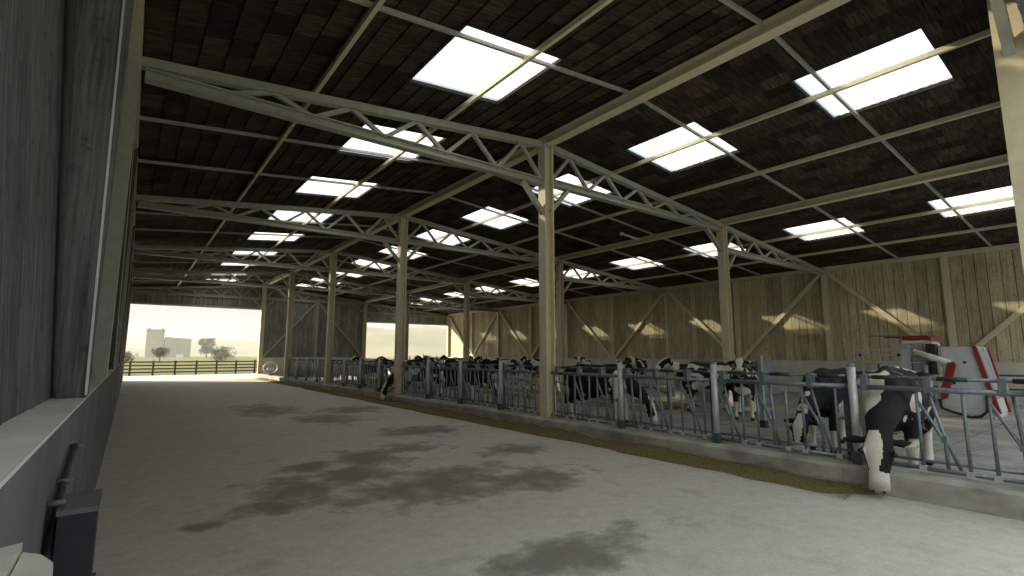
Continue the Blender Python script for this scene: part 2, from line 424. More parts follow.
def set_tint(me, vals):
    a = me.attributes.new('tint', 'FLOAT', 'FACE'); a.data.foreach_set('value', vals)
for pc in pieces[:300]:
    me = MB().hexa(shingle_pts(*pc)).mesh('shingle', M['shingle']); set_tint(me, [pc[4]] * 6); part('shingle', me, ceil)
b = MB(); vals = []
for pc in pieces[300:]: b.hexa(shingle_pts(*pc)); vals += [pc[4]] * 6
me = b.mesh('shingle', M['shingle']); set_tint(me, vals)
rest = part('shingle_field', me, ceil); rest['kind'] = 'stuff'

# ------------------------------------------------------------------ walls
def plank_wall(wall, mat, axis, fixed, a0, a1, zf0, zf1, pw, th=.035, lean=0.0):
    """planks along axis ('y' wall plane X=fixed, 'x' wall plane Y=fixed)"""
    a = a0
    while a < a1 - .02:
        w = min(pw * random.uniform(.88, 1.12), a1 - a); z0, z1 = zf0(a + w / 2), zf1(a + w / 2)
        d = random.uniform(-.006, .008); g = .009; mb = MB(); tw = random.uniform(-.004, .004)
        if axis == 'y':
            f0, f1 = fixed + d, fixed + d + lean
            pts = [(f0, a + g, z0), (f0 + th, a + g, z0), (f0 + th, a + w - g, z0), (f0, a + w - g + tw, z0), (f1, a + g, z1), (f1 + th, a + g, z1), (f1 + th, a + w - g, z1), (f1, a + w - g + tw, z1)]
        else:
            f = fixed + d
            pts = [(a + g, f, z0), (a + w - g, f, z0), (a + w - g, f + th, z0), (a + g, f + th, z0), (a + g, f, z1), (a + w - g, f, z1), (a + w - g, f + th, z1), (a + g, f + th, z1)]
        mb.hexa(pts).build('plank', mat, wall); a += w
# right wall
wr_ = tag(empty('wall_right'), kind='structure')
MB().box(15.66, 16.05, .55, 40.7, 0, SILL).build('concrete_base', M['concrete_wall'], wr_)
plank_wall(wr_, M['plank'], 'y', 15.86, .55, 40.6, lambda a: SILL, lambda a: 5.42, .335)
MB().box(15.93, 15.96, .55, 40.6, SILL, 5.42).build('backing_sheet', M['deck'], wr_)
for n in range(6):
    MB().ibeam((15.74, YN[n], SILL), (15.74, YN[n], 5.3), .20, .22, .03, (1, 0, 0)).build('post', M['tan_steel'], wr_)
    if n < 5:
        ym = YN[n] + S / 2
        MB().beam((15.78, ym, SILL), (15.78, ym, 5.3), .20, .14, (1, 0, 0)).build('post', M['tan_steel'], wr_)
        for s in (-1, 1):
            MB().beam((15.73, ym - s * S / 2 * .97, 5.12), (15.73, ym - s * .16, SILL + .05), .16, .1, (1, 0, 0)).build('brace', M['tan_steel'], wr_)
# left wall
wl_ = tag(empty('wall_left'), kind='structure')
MB().box(-8.4, XL, .3, 40.7, 0, SILL - .026).build('concrete_base', M['concrete_shade'], wl_)
MB().prism([(XL - .001, SILL - .026), (XL - .006, SILL - .02), (-8.4, SILL - .02), (-8.4, SILL - .026)], 'y', .3, 40.7).build('sill_lit_top', M['concrete_wall'], wl_)  # thin layer, the ledge's lit top put into a paler colour
plank_wall(wl_, M['plank_shade'], 'y', -8.075, .3, 40.6, lambda a: SILL - .02, lambda a: 6.15, .34, .035, -.30)
MB().hexa([(-8.17, .3, SILL - .02), (-8.14, .3, SILL - .02), (-8.14, 40.6, SILL - .02), (-8.17, 40.6, SILL - .02), (-8.47, .3, 6.15), (-8.44, .3, 6.15), (-8.44, 40.6, 6.15), (-8.47, 40.6, 6.15)]).build('backing_sheet', M['deck'], wl_)
for n in range(6):
    for k, yy in enumerate((YN[n], YN[n] + S / 2)):
        if yy > 40.6 or yy < 1.5: continue
        hw = .13
        MB().hexa([(-7.995, yy - hw, SILL - .02), (XL - .005, yy - hw, SILL - .02), (XL - .005, yy + hw, SILL - .02), (-7.995, yy + hw, SILL - .02),
                   (-8.22, yy - hw, 5.95), (XL + .02, yy - hw, 5.95), (XL + .02, yy + hw, 5.95), (-8.22, yy + hw, 5.95)]).build('post', M['plank_shade'] if k else M['steel'], wl_)
        if k:   # narrow pale strip along the post's edge
            MB().hexa([(-7.855, yy - hw - .008, SILL), (-7.84, yy - hw - .008, SILL), (-7.84, yy - hw + .01, SILL), (-7.855, yy - hw + .01, SILL),
                       (-7.90, yy - hw - .008, 5.9), (-7.885, yy - hw - .008, 5.9), (-7.885, yy - hw + .01, 5.9), (-7.90, yy - hw + .01, 5.9)]).build('edge_strip', M['galv_post'], wl_)
# far gable wall
wb_ = tag(empty('wall_back'), kind='structure')
YG = YN[5]
MB().box(.12, 7.65, YG - .05, YG + .3, 0, SILL + .02).build('concrete_base', M['concrete_wall'], wb_)
plank_wall(wb_, M['plank_grey'], 'x', YG + .13, -.12, 7.85, lambda a: SILL + .02, lambda a: zroof(a) - .03, .30)
plank_wall(wb_, M['plank_grey'], 'x', YG + .13, -8.3, -.12, lambda a: 4.98, lambda a: zroof(a) - .03, .30)
plank_wall(wb_, M['plank_grey'], 'x', YG + .13, 7.85, 15.9, lambda a: 4.36, lambda a: zroof(a) - .03, .30)
for (xa, xb, zz) in ((-8.3, 0, 5.0), (0, 7.85, SILL), (7.85, 15.95, 4.38)):
    MB().hexa([(xa, YG + .19, zz), (xb, YG + .19, zz), (xb, YG + .22, zz), (xa, YG + .22, zz), (xa, YG + .19, zroof(xa) + .03), (xb, YG + .19, zroof(xb) + .03), (xb, YG + .22, zroof(xb) + .03), (xa, YG + .22, zroof(xa) + .03)]).build('backing_sheet', M['deck'], wb_)  # sheet added behind the planks to stop light leaking through the gaps
MB().beam((-8.2, YG + .1, 4.99), (-.1, YG + .1, 4.99), .12, .14).build('lintel', M['steel'], wb_)
MB().beam((7.8, YG + .1, 4.37), (15.8, YG + .1, 4.37), .12, .14).build('lintel', M['steel'], wb_)
MB().beam((3.87, YG, SILL), (3.87, YG, 5.75), .18, .16, (0, 1, 0)).build('post', M['steel'], wb_)
for s in (-1, 1):
    MB().beam((3.87 + s * .12, YG - .02, 5.65), (3.87 + s * 3.7, YG - .02, SILL + .08), .1, .17, (0, 1, 0)).build('brace', M['steel'], wb_)
# front gable (frame the camera looks through): lintels only, all bays opened to let more light in
wf_ = tag(empty('wall_front'), kind='structure')
YF = YN[0] - .22
plank_wall(wf_, M['plank_grey'], 'x', YF, -8.3, -.05, lambda a: 5.02, lambda a: zroof(a) - .03, .33)
plank_wall(wf_, M['plank_grey'], 'x', YF, .1, 7.85, lambda a: 5.02, lambda a: zroof(a) - .03, .33)
plank_wall(wf_, M['plank_grey'], 'x', YF, 7.85, 15.9, lambda a: 4.36, lambda a: zroof(a) - .03, .33)
MB().beam((-8.2, YF - .06, 5.03), (.4, YF - .06, 5.03), .10, .16).build('lintel', M['dark_steel'], wf_)

# ------------------------------------------------------------------ steel frames
def web(parent, y, pts, mat, r=.075):
    for p, q in zip(pts, pts[1:]): MB().beam((p[0], y, p[1]), (q[0], y, q[1]), r, r, (0, 1, 0)).build('web_strut', mat, parent)
def top_z(x): return 6.70 - .1 * abs(x)
def make_truss(n, span):
    y = YN[n]; st = M['steel']
    if span == 'l': xa, xb, zb = 0.0, XL + .02, 5.75
    elif span == 'm': xa, xb, zb = 0.0, XM, 5.80
    else: xa, xb, zb = XM, XW, 5.12
    s = 1 if xb > xa else -1
    where = {'l': 'over the feed alley, between left wall and ridge columns', 'm': 'between ridge columns and right hand columns', 'r': 'between right hand columns and plank wall'}[span]
    o = empty('roof_truss', (0, 0, 0), 0, f'{ORD[n]} grey steel lattice truss {where}', 'truss', 'steel roof trusses')
    MB().beam((xa + s * .1, y, top_z(xa + s * .1)), (xb, y, top_z(xb)), .16, .14).build('top_chord', st, o)
    MB().ibeam((xa + s * .1, y, zb), (xb - s * .05, y, zb), .18, .17, .025).build('bottom_chord', st, o)
    pts = [(xa + s * .12, zb + .02)]; x = xa + s * .12; up = True
    while True:
        x += s * .66
        if abs(x - xb) < .8 or top_z(x) - zb < .18: break
        pts.append((x, top_z(x) - .05 if up else zb + .05)); up = not up
    web(o, y, pts, st)
    # knee braces
    MB().beam((xa + s * .10, y, zb - .75), (xa + s * .72, y, zb - .08), .10, .10, (0, 1, 0)).build('knee_brace', st, o)
    if span == 'm': MB().beam((xb - .10, y, zb - .72), (xb - .95, y, zb - .06), .12, .12, (0, 1, 0)).build('knee_brace', st, o)
    return o
for n in range(6):
    for sp in 'lmr': make_truss(n, sp)
    y = YN[n]
    o = empty('ridge_column', (0, y, 0), 0, f'{ORD[n]} tall tan steel column standing in the feed kerb under the ridge', 'column', 'ridge columns')
    MB().ibeam((0, 0, .005), (0, 0, 6.72), .25, .27, .035, (1, 0, 0)).build('shaft', M['tan_steel'], o)
    MB().box(-.16, .16, -.15, .15, 6.66, 6.72).build('cap_plate', M['steel'], o)
    MB().box(-.20, .18, -.17, .17, .001, .012).build('base_plate', M['dark_steel'], o)
    o = empty('side_column', (XM, y, 0), 0, f'{ORD[n]} tan steel column among the cows, right of the ridge line', 'column', 'side columns')
    MB().ibeam((0, 0, .05), (0, 0, 5.88), .24, .26, .035, (1, 0, 0)).build('shaft', M['tan_steel'], o)
    MB().box(-.15, .15, -.14, .14, 5.83, 5.88).build('cap_plate', M['steel'], o)
    MB().box(-.2, .2, -.2, .2, .036, .055).build('base_plate', M['dark_steel'], o)
# long members
def rbeam(name, x, off, w, h, label, cat, mat, kind='I'):
    o = empty(name, (x, 0, 0), 0, label, cat)
    z = zroof(x) - off
    for n in range(5):
        mb = MB(); a, c_ = (0, YN[n] + .02, z), (0, YN[n + 1] - .02, z)
        if kind == 'I': mb.ibeam(a, c_, w, h, .03)
        else: mb.beam(a, c_, w, h)
        mb.build('beam_length', mat, o)
    return o
rbeam('ridge_beam', 0, .17, .24, .22, 'heavy tan steel beam running along the ridge above the feed kerb', 'beam', M['tan_steel'])
rbeam('side_beam', XM, .15, .2, .2, 'heavy tan steel beam along the tops of the right hand columns', 'beam', M['tan_steel'])
rbeam('eave_beam', 15.72, .12, .18, .16, 'tan eave beam along the top of the sunlit plank wall', 'beam', M['tan_steel'], 'B')
rbeam('eave_beam', -7.93, .14, .2, .26, 'tan eave beam above the left wall at top left', 'beam', M['tan_steel'], 'B')
for x, lab in ((-5.38, 'thin tan purlin under the left roof slope, nearer the left wall'), (-2.77, 'thin tan purlin under the left roof slope, crossing the left skylights'),
               (2.45, 'thin tan purlin right of the ridge, crossing the middle row of skylights'), (4.95, 'thin tan purlin right of the ridge, beside the middle row of skylights'),
               (10.6, 'thin tan purlin crossing the skylights nearest the right wall'), (13.1, 'thin tan purlin nearest the right plank wall')):
    rbeam('purlin', x, .135, .065, .09, lab, 'purlin', M['tan_steel'], 'B')
for n in range(5):
    for k in (1, 2):
        y = YN[n] + S * k / 3
        for side, xa, xb in (('left', 0, -7.9), ('right', 0, 15.7)):
            o = MB().beam((xa, y, zroof(xa) - .065), (xb, y, zroof(xb) - .065), .055, .06).build('rafter', M['steel'])
            tag(o, f'thin steel rafter on the {side} roof slope, number {ORDN[n*2+k-1]} from the camera', 'rafter', 'thin rafters between the trusses')

# ------------------------------------------------------------------ feed fence
PW = S / 4
def fence_mesh():
    g = {}
    g['bar'] = MB().tube([(0, 0, .33), (0, 0, 1.27)], .019, 8).mesh('bar', M['galv'], True)
    g['yarm'] = MB().tube([(0, 0, 1.14), (0, -.215, .70), (0, -.23, .66), (0, -.232, .33)], .019, 8).mesh('neck_arm', M['galv'], True)
    g['top'] = MB().tube([(.06, 0, 1.40), (.06, PW, 1.40)], .022, 8).mesh('upper_rail', M['galv'], True)
    g['rail'] = MB().tube([(0, 0, 1.27), (0, PW, 1.27)], .033, 10).mesh('lock_rail', M['galv'], True)
    g['bot'] = MB().tube([(0, 0, .34), (0, PW, .34)], .026, 8).mesh('lower_rail', M['galv'], True)
    g['bot2'] = MB().tube([(.05, 0, .42), (.05, PW, .42)], .016, 8).mesh('lower_rail', M['galv'], True)
    g['brk'] = MB().box(-.045, .085, -.035, .035, 1.23, 1.43).mesh('bracket', M['galv'])
    g['slv'] = MB().tube([(.06, -.14, 1.40), (.06, .14, 1.40)], .028, 8).mesh('lock_sleeve', M['green_dark'], True)
    g['joint'] = MB().box(-.028, .028, -.03, .03, .66, .74).mesh('pivot', M['galv'])
    g['clip'] = MB().box(-.035, .035, -.035, .035, .31, .37).mesh('clip', M['galv_post'])
    return g
FM = fence_mesh()
swing_open = MB().tube([(.035, -.10, 1.26), (.035, -.225, .70), (.035, -.34, .36)], .019, 8).mesh('swing_bar', M['galv'], True)
swing_shut = MB().tube([(.035, -.19, 1.26), (.035, -.225, .70), (.035, -.28, .36)], .019, 8).mesh('swing_bar', M['galv'], True)
FX = .10
for k in range(16):
    y0 = YN[0] + PW * k
    o = empty('feed_fence_panel', (FX, y0, 0), 0, f'{ORDN[k]} tubular headlock panel of the feed fence from the camera', 'fence panel', 'feed fence panels')
    for key, nme in (('top', 'upper_rail'), ('rail', 'lock_rail'), ('bot', 'lower_rail'), ('bot2', 'lower_rail')): part(nme, FM[key], o)
    for u in range(3):
        A = PW - .11 - .66 * u
        gap = (k == 0 and u == 0) or (k == 8 and u == 1)          # a cow's neck fills this place
        part('bar', FM['bar'], o, (0, A, 0))
        if not gap:
            part('neck_arm', FM['yarm'], o, (0, A, 0)); part('pivot', FM['joint'], o, (0, A - .225, 0))
            part('swing_bar', swing_shut if (u + k) % 3 == 2 else swing_open, o, (0, A, 0))
            part('bar', FM['bar'], o, (0, A - .43, 0)); part('clip', FM['clip'], o, (0, A - .43, 0))
        part('bracket', FM['brk'], o, (0, A - .12, 0)); part('clip', FM['clip'], o, (0, A, 0))
        part('lock_sleeve', FM['slv'], o, (0, A - .34, 0))
pm = MB().tube([(0, 0, .0), (0, 0, 1.27)], .05, 12).mesh('post_tube', M['galv_post'], True)
cm = MB().tube([(0, 0, 1.265), (0, 0, 1.285), (0, 0, 1.30)], [.056, .056, .03], 12).mesh('post_cap', M['galv'], True)
fm = MB().box(-.055, .055, -.055, .055, 0, .16).mesh('post_foot', M['dark_steel'])
dm = MB().box(.15, .23, -.03, .05, .27, 1.40).mesh('back_post', M['dark_steel'])
pi = 0
for k in range(16):
    if k % 4 == 0: continue
    o = empty('fence_post', (FX - .06, YN[0] + PW * k - .11, .275), 0, f'{ORDN[pi]} pale round post of the feed fence from the camera', 'post', 'feed fence posts'); pi += 1
    part('post_tube', pm, o); part('post_cap', cm, o); part('post_foot', fm, o); part('back_post', dm, o, (0, .13, -.275))
for k in range(6):
    o = MB().box(.15, .24, YN[k] + .05, YN[k] + .15, .275, 1.42).build('stub_post', M['dark_steel'])
    tag(o, f'dark steel stub post behind the {ORD[k]} ridge column', 'post', 'stub posts behind the ridge columns')

# ------------------------------------------------------------------ cows
def cow_mesh(name, pose, voxel, mask):
    bm = bmesh.new()
    ico = bmesh.new(); bmesh.ops.create_icosphere(ico, subdivisions=2, radius=1.0)
    iv = [v.co.copy() for v in ico.verts]; fi = [[v.index for v in f.verts] for f in ico.faces]; ico.free()
    def ell(c, r):
        vs = [bm.verts.new((c[0] + v.x * r[0], c[1] + v.y * r[1], c[2] + v.z * r[2])) for v in iv]
        for f in fi: bm.faces.new([vs[i] for i in f])
    def chain(st, dens=.35):
        for (p, r), (q, r2) in zip(st, st[1:]):
            p, q, r, r2 = Vector(p), Vector(q), Vector(r), Vector(r2); L = (q - p).length; n = max(2, int(L / (min(min(r), min(r2)) * dens)) + 1)
            for i in range(n + 1):
                k = i / n; ell(p.lerp(q, k), r.lerp(r2, k))
    def rr(a): return (a, a, a)
    # torso: short fat stations along the body
    chain([((-.86, 0, 1.13), (.10, .17, .19)), ((-.66, 0, 1.10), (.14, .27, .29)), ((-.32, 0, 1.01), (.16, .33, .37)), ((0, 0, .975), (.16, .36, .40)),
           ((.3, 0, .985), (.16, .33, .405)), ((.55, 0, 1.03), (.14, .275, .365)), ((.74, 0, 1.04), (.12, .22, .28))], .5)
    chain([((-.8, 0, 1.30), rr(.06)), ((-.5, 0, 1.36), rr(.055)), ((0, 0, 1.345), rr(.05)), ((.42, 0, 1.38), rr(.055)), ((.6, 0, 1.33), rr(.06))])
    for s in (-1, 1):
        ell((-.52, s * .235, 1.29), (.09, .06, .055)); ell((-.88, s * .11, 1.22), (.07, .06, .05))
        ell((.5, s * .2, 1.05), (.17, .1, .27))
        f = .06 if s > 0 else -.05
        chain([((.50, s * .19, .92), (.13, .1, .16)), ((.52 + f * .4, s * .19, .64), (.085, .075, .09)), ((.545 + f, s * .185, .43), (.066, .06, .07)),
               ((.54 + f, s * .185, .24), (.043, .04, .05)), ((.55 + f, s * .185, .125), (.052, .05, .05)), ((.58 + f, s * .185, .05), (.062, .052, .05))])
        g = -.06 if s > 0 else .08
        chain([((-.64, s * .2, 1.02), (.2, .12, .24)), ((-.56 + g * .3, s * .215, .80), (.16, .1, .15)), ((-.72 + g * .7, s * .2, .60), (.09, .065, .1)), ((-.80 + g, s * .19, .50), (.066, .052, .07)),
               ((-.765 + g, s * .185, .28), (.046, .044, .06)), ((-.745 + g, s * .185, .13), (.054, .05, .05)), ((-.71 + g, s * .185, .05), (.064, .052, .05))])
    chain([((.66, 0, .88), (.14, .19, .27)), ((.3, 0, .85), (.16, .26, .31)), ((-.1, 0, .84), (.16, .28, .31)), ((-.4, 0, .86), (.16, .22, .26))], .6)
    ell((-.46, 0, .60), (.19, .16, .13))
    for sx in (-.04, -.04 - .12):
        for s in (-1, 1): ell((-.40 + sx, s * .07, .475), (.022, .022, .05))
    chain([((-.93, 0, 1.25), rr(.045)), ((-1.0, .0, 1.10), rr(.03)), ((-1.01, .01, .72), rr(.024)), ((-.99, .02, .56), rr(.03)), ((-.98, .02, .40), rr(.045)), ((-.98, .02, .32), rr(.02))])
    # neck and head
    if pose == 'down':
        neck = [((.70, 0, 1.02), (.15, .21, .27)), ((.90, .0, .87), (.14, .165, .21)), ((1.08, 0, .76), (.13, .13, .165)), ((1.20, 0, .63), (.11, .11, .12))]
        poll, brow, nose, muz = (1.25, 0, .60), (1.33, 0, .46), (1.40, 0, .22), (1.43, 0, .085); ax = Vector((.1, 0, -.47)).normalized()
        ear_dir = (-.02, .01)
    else:
        neck = [((.70, 0, 1.12), (.15, .17, .27)), ((.90, 0, 1.22), (.13, .125, .20)), ((1.07, 0, 1.35), (.12, .105, .155)), ((1.16, 0, 1.44), (.11, .095, .12))]
        poll, brow, nose, muz = (1.19, 0, 1.49), (1.32, 0, 1.43), (1.50, 0, 1.29), (1.58, 0, 1.22); ax = Vector((.39, 0, -.27)).normalized()
    chain(neck, .5)
    chain([(poll, (.085, .11, .085)), (brow, (.095, .138, .105)), (tuple(Vector(brow).lerp(Vector(nose), .5)), (.085, .104, .09)), (nose, (.072, .085, .075)), (muz, (.075, .095, .072))], .35)
    jaw0 = Vector(brow) - Vector((.10, 0, .02)) if pose == 'down' else Vector(brow) - Vector((.02, 0, .09))
    jaw1 = Vector(muz) - Vector((.04, 0, .0)) if pose == 'down' else Vector(muz) - Vector((.02, 0, .03))
    chain([(tuple(jaw0), (.08, .08, .08)), (tuple(jaw1), (.05, .06, .05))], .4)
    P = Vector(poll)
    for s in (-1, 1):
        chain([((P.x - .02, s * .09, P.z - .03), (.03, .03, .03)), ((P.x - .03, s * .20, P.z - .035), (.03, .06, .055)), ((P.x - .03, s * .28, P.z - .045), (.02, .04, .03))], .3)
        e = P.lerp(Vector(brow), .95); ell((e.x + (.05 if pose == 'down' else .01), s * .127, e.z + (.0 if pose == 'down' else .045)), (.04, .022, .04))
    me = bpy.data.meshes.new(name); bm.to_mesh(me); bm.free()
    tmp = bpy.data.objects.new('tmp_cow', me); COL.objects.link(tmp)
    md = tmp.modifiers.new('r', 'REMESH'); md.mode = 'VOXEL'; md.voxel_size = voxel
    ms = tmp.modifiers.new('s', 'SMOOTH'); ms.factor = .5; ms.iterations = 4 if voxel < .02 else 2
    dg = bpy.context.evaluated_depsgraph_get(); out = bpy.data.meshes.new_from_object(tmp.evaluated_get(dg))
    bpy.data.objects.remove(tmp); bpy.data.meshes.remove(me)
    out.name = name; out.materials.clear(); out.materials.append(M['cow'])
    out.polygons.foreach_set('use_smooth', [True] * len(out.polygons))
    wbias, mzl, hoof = [], [], []
    br = Vector(brow); mz = Vector(muz)
    for v in out.vertices:
        c = v.co; b_ = 0.0
        if c.z < .52 and c.x < .85: b_ += mask.get('leg', .2) * min(1, (.52 - c.z) / .15)
        if abs(c.z - .6) < .16 and abs(c.y) < .2 and -.75 < c.x < .4: b_ += .12
        th = (c - P).dot((mz - P).normalized()); hl = (mz - P).length
        near = min((c - P.lerp(mz, k / 6)).length for k in range(7))
        head = near < .2 and c.x > 1.08 and th > -.08
        if head:
            stripe = .065 + .02 * math.sin(th * 12); off = mask.get('off', 0)
            b_ += .38 if abs(c.y + off) < stripe or th > hl * .70 else -.4
        if abs(c.y) > .13 and head and th < .12: b_ = -.5
        for (mx_, my_, mz_, rad, val) in mask.get('blobs', []):
            d = math.sqrt((c.x - mx_) ** 2 + (c.y - my_) ** 2 + (c.z - mz_) ** 2)
            if d < rad * 1.6: b_ += val * min(1, max(0, (rad * 1.6 - d) / (rad * .8)))
        b_ += mask.get('base', 0) * (0 if head else 1)
        wbias.append(b_); dm_ = (c - mz).length
        mzl.append(max(0, min(1, (.115 - dm_) / .05)) * .8)
        hoof.append(1.0 if c.z < .085 and c.x < .95 else 0.0)
    for nme, vals in (('white_bias', wbias), ('muzzle', mzl), ('hoof', hoof)):
        a = out.attributes.new(nme, 'FLOAT', 'POINT'); a.data.foreach_set('value', vals)
    eyes = []
    e = P.lerp(br, .95)
    for s in (-1, 1): eyes.append((e.x + (.068 if pose == 'down' else .03), s * .135, e.z + (.0 if pose == 'down' else .055)))
    nos = []
    for s in (-1, 1): nos.append(tuple(mz + Vector((.062 if pose == 'down' else .055, s * .042, -.03 if pose == 'down' else -.005))))
    return out, eyes, nos
b = bmesh.new(); bmesh.ops.create_uvsphere(b, u_segments=10, v_segments=6, radius=.026); EYE = bpy.data.meshes.new('eye'); b.to_mesh(EYE); b.free(); EYE.materials.append(M['eye'])
b = bmesh.new(); bmesh.ops.create_uvsphere(b, u_segments=8, v_segments=5, radius=.016); NOS = bpy.data.meshes.new('nostril'); b.to_mesh(NOS); b.free(); NOS.materials.append(M['black'])
C_NEAR = cow_mesh('cow_feeding', 'down', .016, {'off': .03, 'leg': .06, 'base': -.005, 'blobs': [(.80, -.20, 1.10, .20, .5), (.95, -.12, .95, .12, .4), (.75, .1, 1.0, .2, -.3), (.62, .27, .98, .10, .45), (.70, .22, .80, .07, .4), (1.05, .1, .8, .16, -.3), (-.75, 0, 1.3, .18, .4)]})
C_DOWN = cow_mesh('cow_grazing', 'down', .024, {'base': -.03})
C_UP = cow_mesh('cow_standing', 'up', .024, {'base': .05})
cow_n = 0
def cow(kind, x, y, heading, label, seed, z=.036, eyes=True, sc=1.0):
    me, ey, no = kind
    o = bpy.data.objects.new('cow', me); link(o); o.location = (x, y, z); o.rotation_euler = (0, 0, R(heading)); o.scale = sc if isinstance(sc, tuple) else (sc, sc, sc)
    o.color = (seed[0], seed[1], 0, 1); tag(o, label, 'cow', 'dairy cows in the barn')
    if eyes:
        for p in ey: part('eye', EYE, o, p)
        for p in no: part('nostril', NOS, o, p)
    return o
cow(C_NEAR, 1.17, 2.50, 188, 'nearest black and white cow with lowered head reaching through the feed fence', (.13, .37), sc=(1.12, 1.25, 1.05))
cow(C_DOWN, 2.45, 3.75, 178, 'mostly black cow with lowered head behind the fence, second from the right', (.52, .11))
cow(C_UP, 5.35, 6.95, 205, 'black cow with raised head in front of the grey bin, facing the camera', (.31, .77))
cow(C_UP, 5.9, 8.35, 150, 'black and white cow standing broadside in front of the grey bin', (.66, .24))
cow(C_DOWN, 1.75, 8.75, 285, 'black cow feeding behind the fence just right of the second ridge column', (.42, .93))
cow(C_DOWN, .98, 17.0, 180, 'black cow reaching through the fence beside the third ridge column', (.42, .91))
cow(C_DOWN, 1.85, 15.2, 290, 'dark cow lowering its head behind the fence between second and third ridge columns', (.21, .15))
far = [(11.9, 36.0, 95, .11, .61), (9.6, 32.5, 200, .72, .33), (10.8, 30.2, 170, .2, .82), (8.6, 27.0, 15, .55, .15), (10.2, 25.5, 190, .35, .45), (8.8, 22.6, 150, .91, .27),
       (9.9, 20.6, 185, .27, .71), (8.4, 19.2, 20, .63, .58), (10.9, 18.3, 215, .48, .22), (11.8, 15.6, 205, .83, .66), (8.6, 13.6, 230, .17, .29), (3.1, 22.5, 160, .77, .88), (3.0, 26.5, 200, .05, .5)]
FL = ['farthest standing cow, in front of the sunlit end of the plank wall', 'distant cow in the back row, second from the far opening', 'distant cow in the back row, third from the far opening',
      'distant cow turned to the right wall, fourth from the far opening', 'distant cow facing the alley, fifth from the far opening', 'distant cow in the back row, sixth from the far opening', 'distant cow in the back row, seventh from the far opening',
      'distant cow turned to the right wall, just left of the second ridge column', 'distant pale cow just right of the second ridge column', 'distant pale cow showing its face left of the grey bin',
      'black and white cow standing close behind the second ridge column', 'distant cow standing in the left half of the row behind the fence', 'distant cow nearest the far opening, close behind the feed fence']
for (x, y, h, s1, s2), lab in zip(far, FL): cow(C_UP, x, y, h, lab, (s1, s2), .05 if x > 9.05 else .036, False)

# ------------------------------------------------------------------ cow area furniture
# grey hipped bin
o = empty('feed_bin', (0, 0, 0), 0, 'large blue grey sheet metal bin with sloped ends behind the cows', 'bin')
z0, z1 = .05, 1.46
b = MB(); b.v = [(9.1, 8.42, z0), (10.55, 8.42, z0), (10.55, 11.7, z0), (9.1, 11.7, z0), (9.1, 8.42, z1), (10.55, 8.42, 1.15), (10.55, 11.7, 1.0), (9.1, 11.7, 1.02), (9.1, 10.9, z1), (10.0, 8.42, z1 - .03), (10.0, 10.9, z1 - .03)]
b.f = [(0, 3, 2, 1), (0, 1, 5, 9, 4), (0, 4, 8, 7, 3), (1, 2, 6, 5), (2, 3, 7, 6), (4, 9, 10, 8), (9, 5, 6, 10), (8, 10, 6, 7)]
b.build('body', M['bin'], o)
MB().tube([(9.09, 8.41, z1 + .005), (9.09, 10.9, z1 + .005), (9.09, 11.71, 1.03)], .03, 6).build('rim', M['galv_post'], o)
MB().box(9.02, 9.12, 8.36, 8.46, z0, z1 + .02).build('corner_post', M['dark_steel'], o)
MB().box(9.05, 10.6, 8.38, 8.45, .28, .34).build('bumper', M['galv'], o)
for yy in (9.2, 10.0, 10.8): MB().box(9.075, 9.10, yy - .015, yy + .015, z0, 1.38).build('seam', M['galv'], o)
# straw bedding and lying-cubicle dividers
b = grid_obj('straw_bed', 4.6, 7.3, 9.4, 39.5, 30, 260, lambda x, y: .07 + .05 * noise.noise((x * 3, y * 3, 0)) + .03 * noise.noise((x * 9, y * 9, 2)), M['straw'])
tag(b, 'yellow brown straw bedding strip behind the feed fence', 'straw', kind='stuff')
kb = tag(MB().box(4.42, 4.6, 9.4, 39.5, .03, .2).build('trim_2', M['kerb']), kind='structure')
def arc(c, r, a0, a1, n=8): return [(c[0] + r * math.cos(R(a0 + (a1 - a0) * i / n)), 0, c[1] + r * math.sin(R(a0 + (a1 - a0) * i / n))) for i in range(n + 1)]
dvm = MB().tube([(1.6, 0, .05), (1.6, 0, .95)] + arc((1.45, .95), .15, 0, 90)[1:] + [(.3, 0, 1.1)] + arc((.3, .85), .25, 90, 270) + [(.8, 0, .6), (1.58, 0, .35)], .026, 8).mesh('divider_tube', M['galv'], True)
for k in range(12):
    y = 10.3 + 2.35 * k
    o = empty('cubicle_divider', (5.1, y, .05), 0, f'{ORDN[k]} bent tube cubicle divider from the camera, standing in straw', 'divider', 'cubicle dividers')
    part('divider_tube', dvm, o)
    MB().box(1.53, 1.67, -.07, .07, -.01, .02).build('foot_plate', M['dark_steel'], o)
# lone dark post in the walkway
o = empty('gate_post', (4.05, 5.84, .036), 0, 'dark blue steel post standing alone on the slatted floor before the grey bin', 'post')
MB().box(-.045, .045, -.045, .045, 0, 1.62).build('shaft', M['bin'], o); MB().box(-.07, .07, -.07, .07, 0, .16).build('foot', M['black'], o)
# rails along the right wall
o = empty('wall_rail', (15.3, 0, 0), 0, 'grey tube rail on short posts in front of the concrete wall base', 'rail')
for z in (.55, 1.0): MB().tube([(0, .8, z), (0, 8.0, z)], .03, 8).build('rail', M['dark_steel'], o)
for y in (.9, 2.4, 3.9, 5.4, 6.9, 7.9): MB().tube([(0, y, .05), (0, y, 1.35)], .035, 8).build('rail_post', M['dark_steel'], o)

